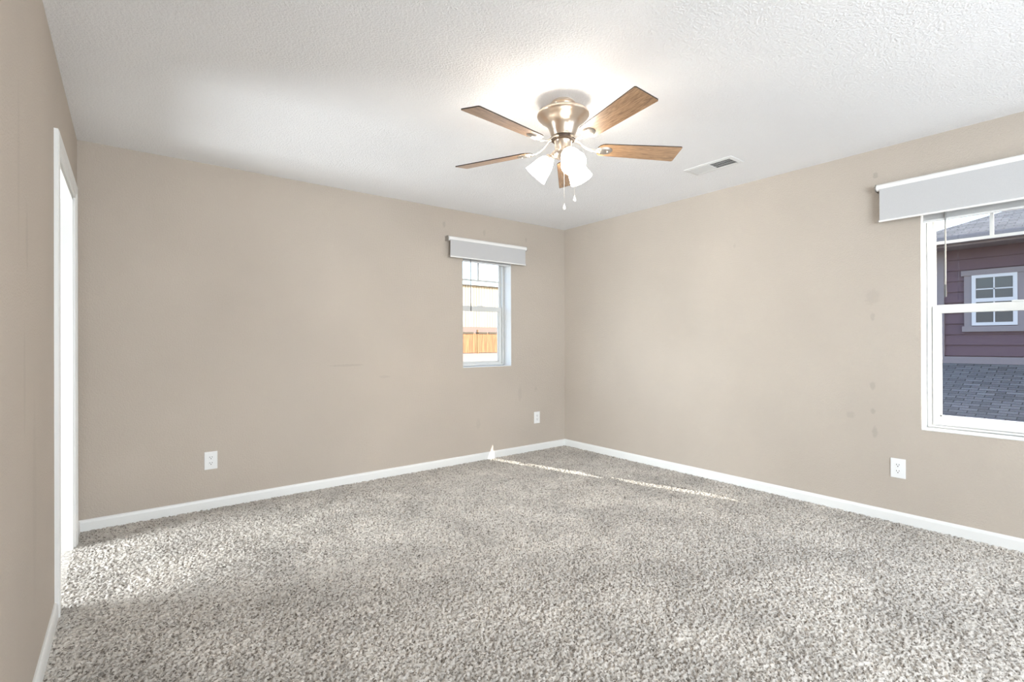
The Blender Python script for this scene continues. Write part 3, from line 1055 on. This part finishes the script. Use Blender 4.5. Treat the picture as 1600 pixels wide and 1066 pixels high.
def shingle_mat(name, c0, c1, vec_scale):
    m, nt, p = mat(name)
    N, L = nt.nodes, nt.links
    tc = N.new('ShaderNodeTexCoord')
    mp = N.new('ShaderNodeMapping')
    mp.inputs['Rotation'].default_value = (0, 0, PI / 2)
    mp.inputs['Scale'].default_value = (1, 1, 1)
    L.new(tc.outputs['Object'], mp.inputs[0])
    br = N.new('ShaderNodeTexBrick')
    br.inputs['Color1'].default_value = (*c0, 1)
    br.inputs['Color2'].default_value = (*c1, 1)
    br.inputs['Mortar'].default_value = (*[c * 0.35 for c in c0], 1)
    br.inputs['Scale'].default_value = 1.0
    br.inputs['Mortar Size'].default_value = 0.006
    br.inputs['Brick Width'].default_value = 0.20
    br.inputs['Row Height'].default_value = 0.075
    L.new(mp.outputs[0], br.inputs['Vector'])
    no = N.new('ShaderNodeTexNoise'); no.inputs['Scale'].default_value = 60
    L.new(tc.outputs['Object'], no.inputs['Vector'])
    mx = N.new('ShaderNodeMix'); mx.data_type = 'RGBA'; mx.blend_type = 'OVERLAY'; mx.inputs[0].default_value = 0.6
    L.new(br.outputs['Color'], mx.inputs[6]); L.new(no.outputs['Color'], mx.inputs[7])
    hs = N.new('ShaderNodeHueSaturation'); hs.inputs['Saturation'].default_value = 0.5
    L.new(mx.outputs[2], hs.inputs['Color'])
    L.new(hs.outputs[0], p.inputs['Base Color'])
    bp = N.new('ShaderNodeBump'); bp.inputs['Strength'].default_value = 0.6; bp.inputs['Distance'].default_value = 0.02
    L.new(br.outputs['Fac'], bp.inputs['Height']); bp.invert = True
    L.new(bp.outputs[0], p.inputs['Normal'])
    p.inputs['Roughness'].default_value = 0.9
    return m


m_shingle = shingle_mat('grey_shingles', (0.065, 0.062, 0.066), (0.125, 0.115, 0.12), 1)
NXW = 11.0
YC = 2.28                                   # rear corner of the neighbour's wall
nb = tag(empty('neighbor_house', (NXW, YC, -3.0)), 'plum-sided neighboring house with grey shingle roofs seen through the right window', 'house')


def nbf(o): return in_room(o, nb)


Y0N = -9.0
bm = bmesh.new()
box(bm, NXW + 0.03, NXW + 8, Y0N, YC - 0.01, -3.0, 2.80)
z = -3.0
while z < 2.78:                             # lap siding courses
    z1 = min(z + 0.178, 2.80)
    v = [bm.verts.new(q) for q in ((NXW + 0.005, Y0N, z), (NXW + 0.005, YC, z), (NXW + 0.028, YC, z1), (NXW + 0.028, Y0N, z1), (NXW + 0.03, Y0N, z), (NXW + 0.03, YC, z))]
    bm.faces.new(v[:4]); bm.faces.new((v[0], v[4], v[5], v[1]))
    z += 0.178
nbf(finish('siding', bm, m_siding, nb))
bm = bmesh.new(); box(bm, NXW - 0.015, NXW + 0.10, YC - 0.095, YC + 0.015, -3.0, 2.78)
tag(nbf(finish('corner_board', bm, m_trim, nb)), 'taupe corner board')
# main hip roof
EX, EY, EZ = NXW - 0.45, YC + 0.45, 2.86
bm = bmesh.new()
RX = NXW + 4.0
SL = 0.42
A = [bm.verts.new(q) for q in ((EX, EY, EZ), (EX, Y0N - .45, EZ), (RX, Y0N + 4, EZ + SL * (RX - EX)), (RX, EY - (RX - EX), EZ + SL * (RX - EX)), (NXW + 8.45, EY, EZ), (NXW + 8.45, Y0N - .45, EZ))]
bm.faces.new((A[0], A[1], A[2], A[3])); bm.faces.new((A[0], A[3], A[4])); bm.faces.new((A[1], A[5], A[2])); bm.faces.new((A[4], A[3], A[2], A[5]))
nbf(finish('roof', bm, m_shingle, nb))
bm = bmesh.new(); box(bm, EX - 0.01, NXW + 8.4, Y0N - .4, EY + 0.01, EZ - 0.17, EZ - 0.005)
nbf(finish('soffit', bm, m_trim, nb))
bm = bmesh.new(); box(bm, EX - 0.12, EX - 0.012, Y0N - .4, EY + 0.05, EZ - 0.14, EZ - 0.02, 0, 0.012)
tag(nbf(finish('gutter', bm, m_gutter, nb)), 'taupe gutter')
# lower roof running down towards us
bm = bmesh.new()
LX0, LX1, LZ = NXW + 0.004, NXW - 5.0, 0.80
s_ = 0.36
v = [bm.verts.new(q) for q in ((LX0, Y0N, LZ), (LX0, YC + 0.7, LZ), (LX1, YC + 0.7, LZ - s_ * (LX0 - LX1)), (LX1, Y0N, LZ - s_ * (LX0 - LX1)))]
w = [bm.verts.new((q.co.x, q.co.y, q.co.z - 0.15)) for q in v]
bm.faces.new(v); bm.faces.new(w)
for k in range(4): bm.faces.new((v[k], v[(k + 1) % 4], w[(k + 1) % 4], w[k]))
nbf(finish('lower_roof', bm, m_shingle, nb))
bm = bmesh.new(); box(bm, NXW - 0.03, NXW + 0.01, Y0N, YC + 0.02, LZ - 0.02, LZ + 0.10)
tag(nbf(finish('roof_flashing', bm, m_trim, nb)), 'pale flashing strip')
bm = bmesh.new(); box(bm, LX1 + 0.2, LX0 - .02, Y0N + .3, YC + 0.4, -3.0, LZ - s_ * 5.1 - .1)
nbf(finish('lower_wall', bm, m_siding, nb))
# its window with boards around it
wy0, wy1, wz0, wz1 = 1.300, 1.832, 1.412, 2.235
bm = bmesh.new()
box(bm, NXW - 0.02, NXW + 0.03, wy1, wy1 + 0.095, wz0 - .02, wz1 + .0)
box(bm, NXW - 0.02, NXW + 0.03, wy0 - 0.095, wy0, wz0 - .02, wz1)
box(bm, NXW - 0.035, NXW + 0.03, wy0 - 0.13, wy1 + 0.13, wz1, wz1 + 0.085)
box(bm, NXW - 0.035, NXW + 0.03, wy0 - 0.12, wy1 + 0.12, wz0 - .10, wz0 - .01)
wtrim = nbf(finish('window_trim', bm, m_trim, nb))
tag(wtrim, 'taupe boards around the window')
bm = bmesh.new()
fw_ = 0.05
box(bm, NXW - 0.03, NXW + 0.03, wy1 - fw_, wy1, wz0, wz1)
box(bm, NXW - 0.03, NXW + 0.03, wy0, wy0 + fw_, wz0, wz1)
box(bm, NXW - 0.03, NXW + 0.03, wy0 + fw_, wy1 - fw_, wz1 - fw_, wz1)
box(bm, NXW - 0.03, NXW + 0.03, wy0 + fw_, wy1 - fw_, wz0, wz0 + fw_)
mz = (wz0 + wz1) / 2
box(bm, NXW - 0.03, NXW + 0.03, wy0 + fw_, wy1 - fw_, mz - .03, mz + .03)
my = (wy0 + wy1) / 2
box(bm, NXW - 0.02, NXW + 0.0, my - .009, my + .009, wz0 + fw_, wz1 - fw_)
box(bm, NXW - 0.02, NXW + 0.0, wy0 + fw_, wy1 - fw_, mz + .17, mz + .188)
wf = nbf(finish('window_frame', bm, m_vin2, nb))
tag(wf, 'white vinyl window')
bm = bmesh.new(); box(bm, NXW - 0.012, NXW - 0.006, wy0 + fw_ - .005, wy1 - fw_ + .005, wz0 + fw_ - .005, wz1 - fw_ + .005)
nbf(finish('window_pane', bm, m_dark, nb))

bpy.context.view_layer.update()
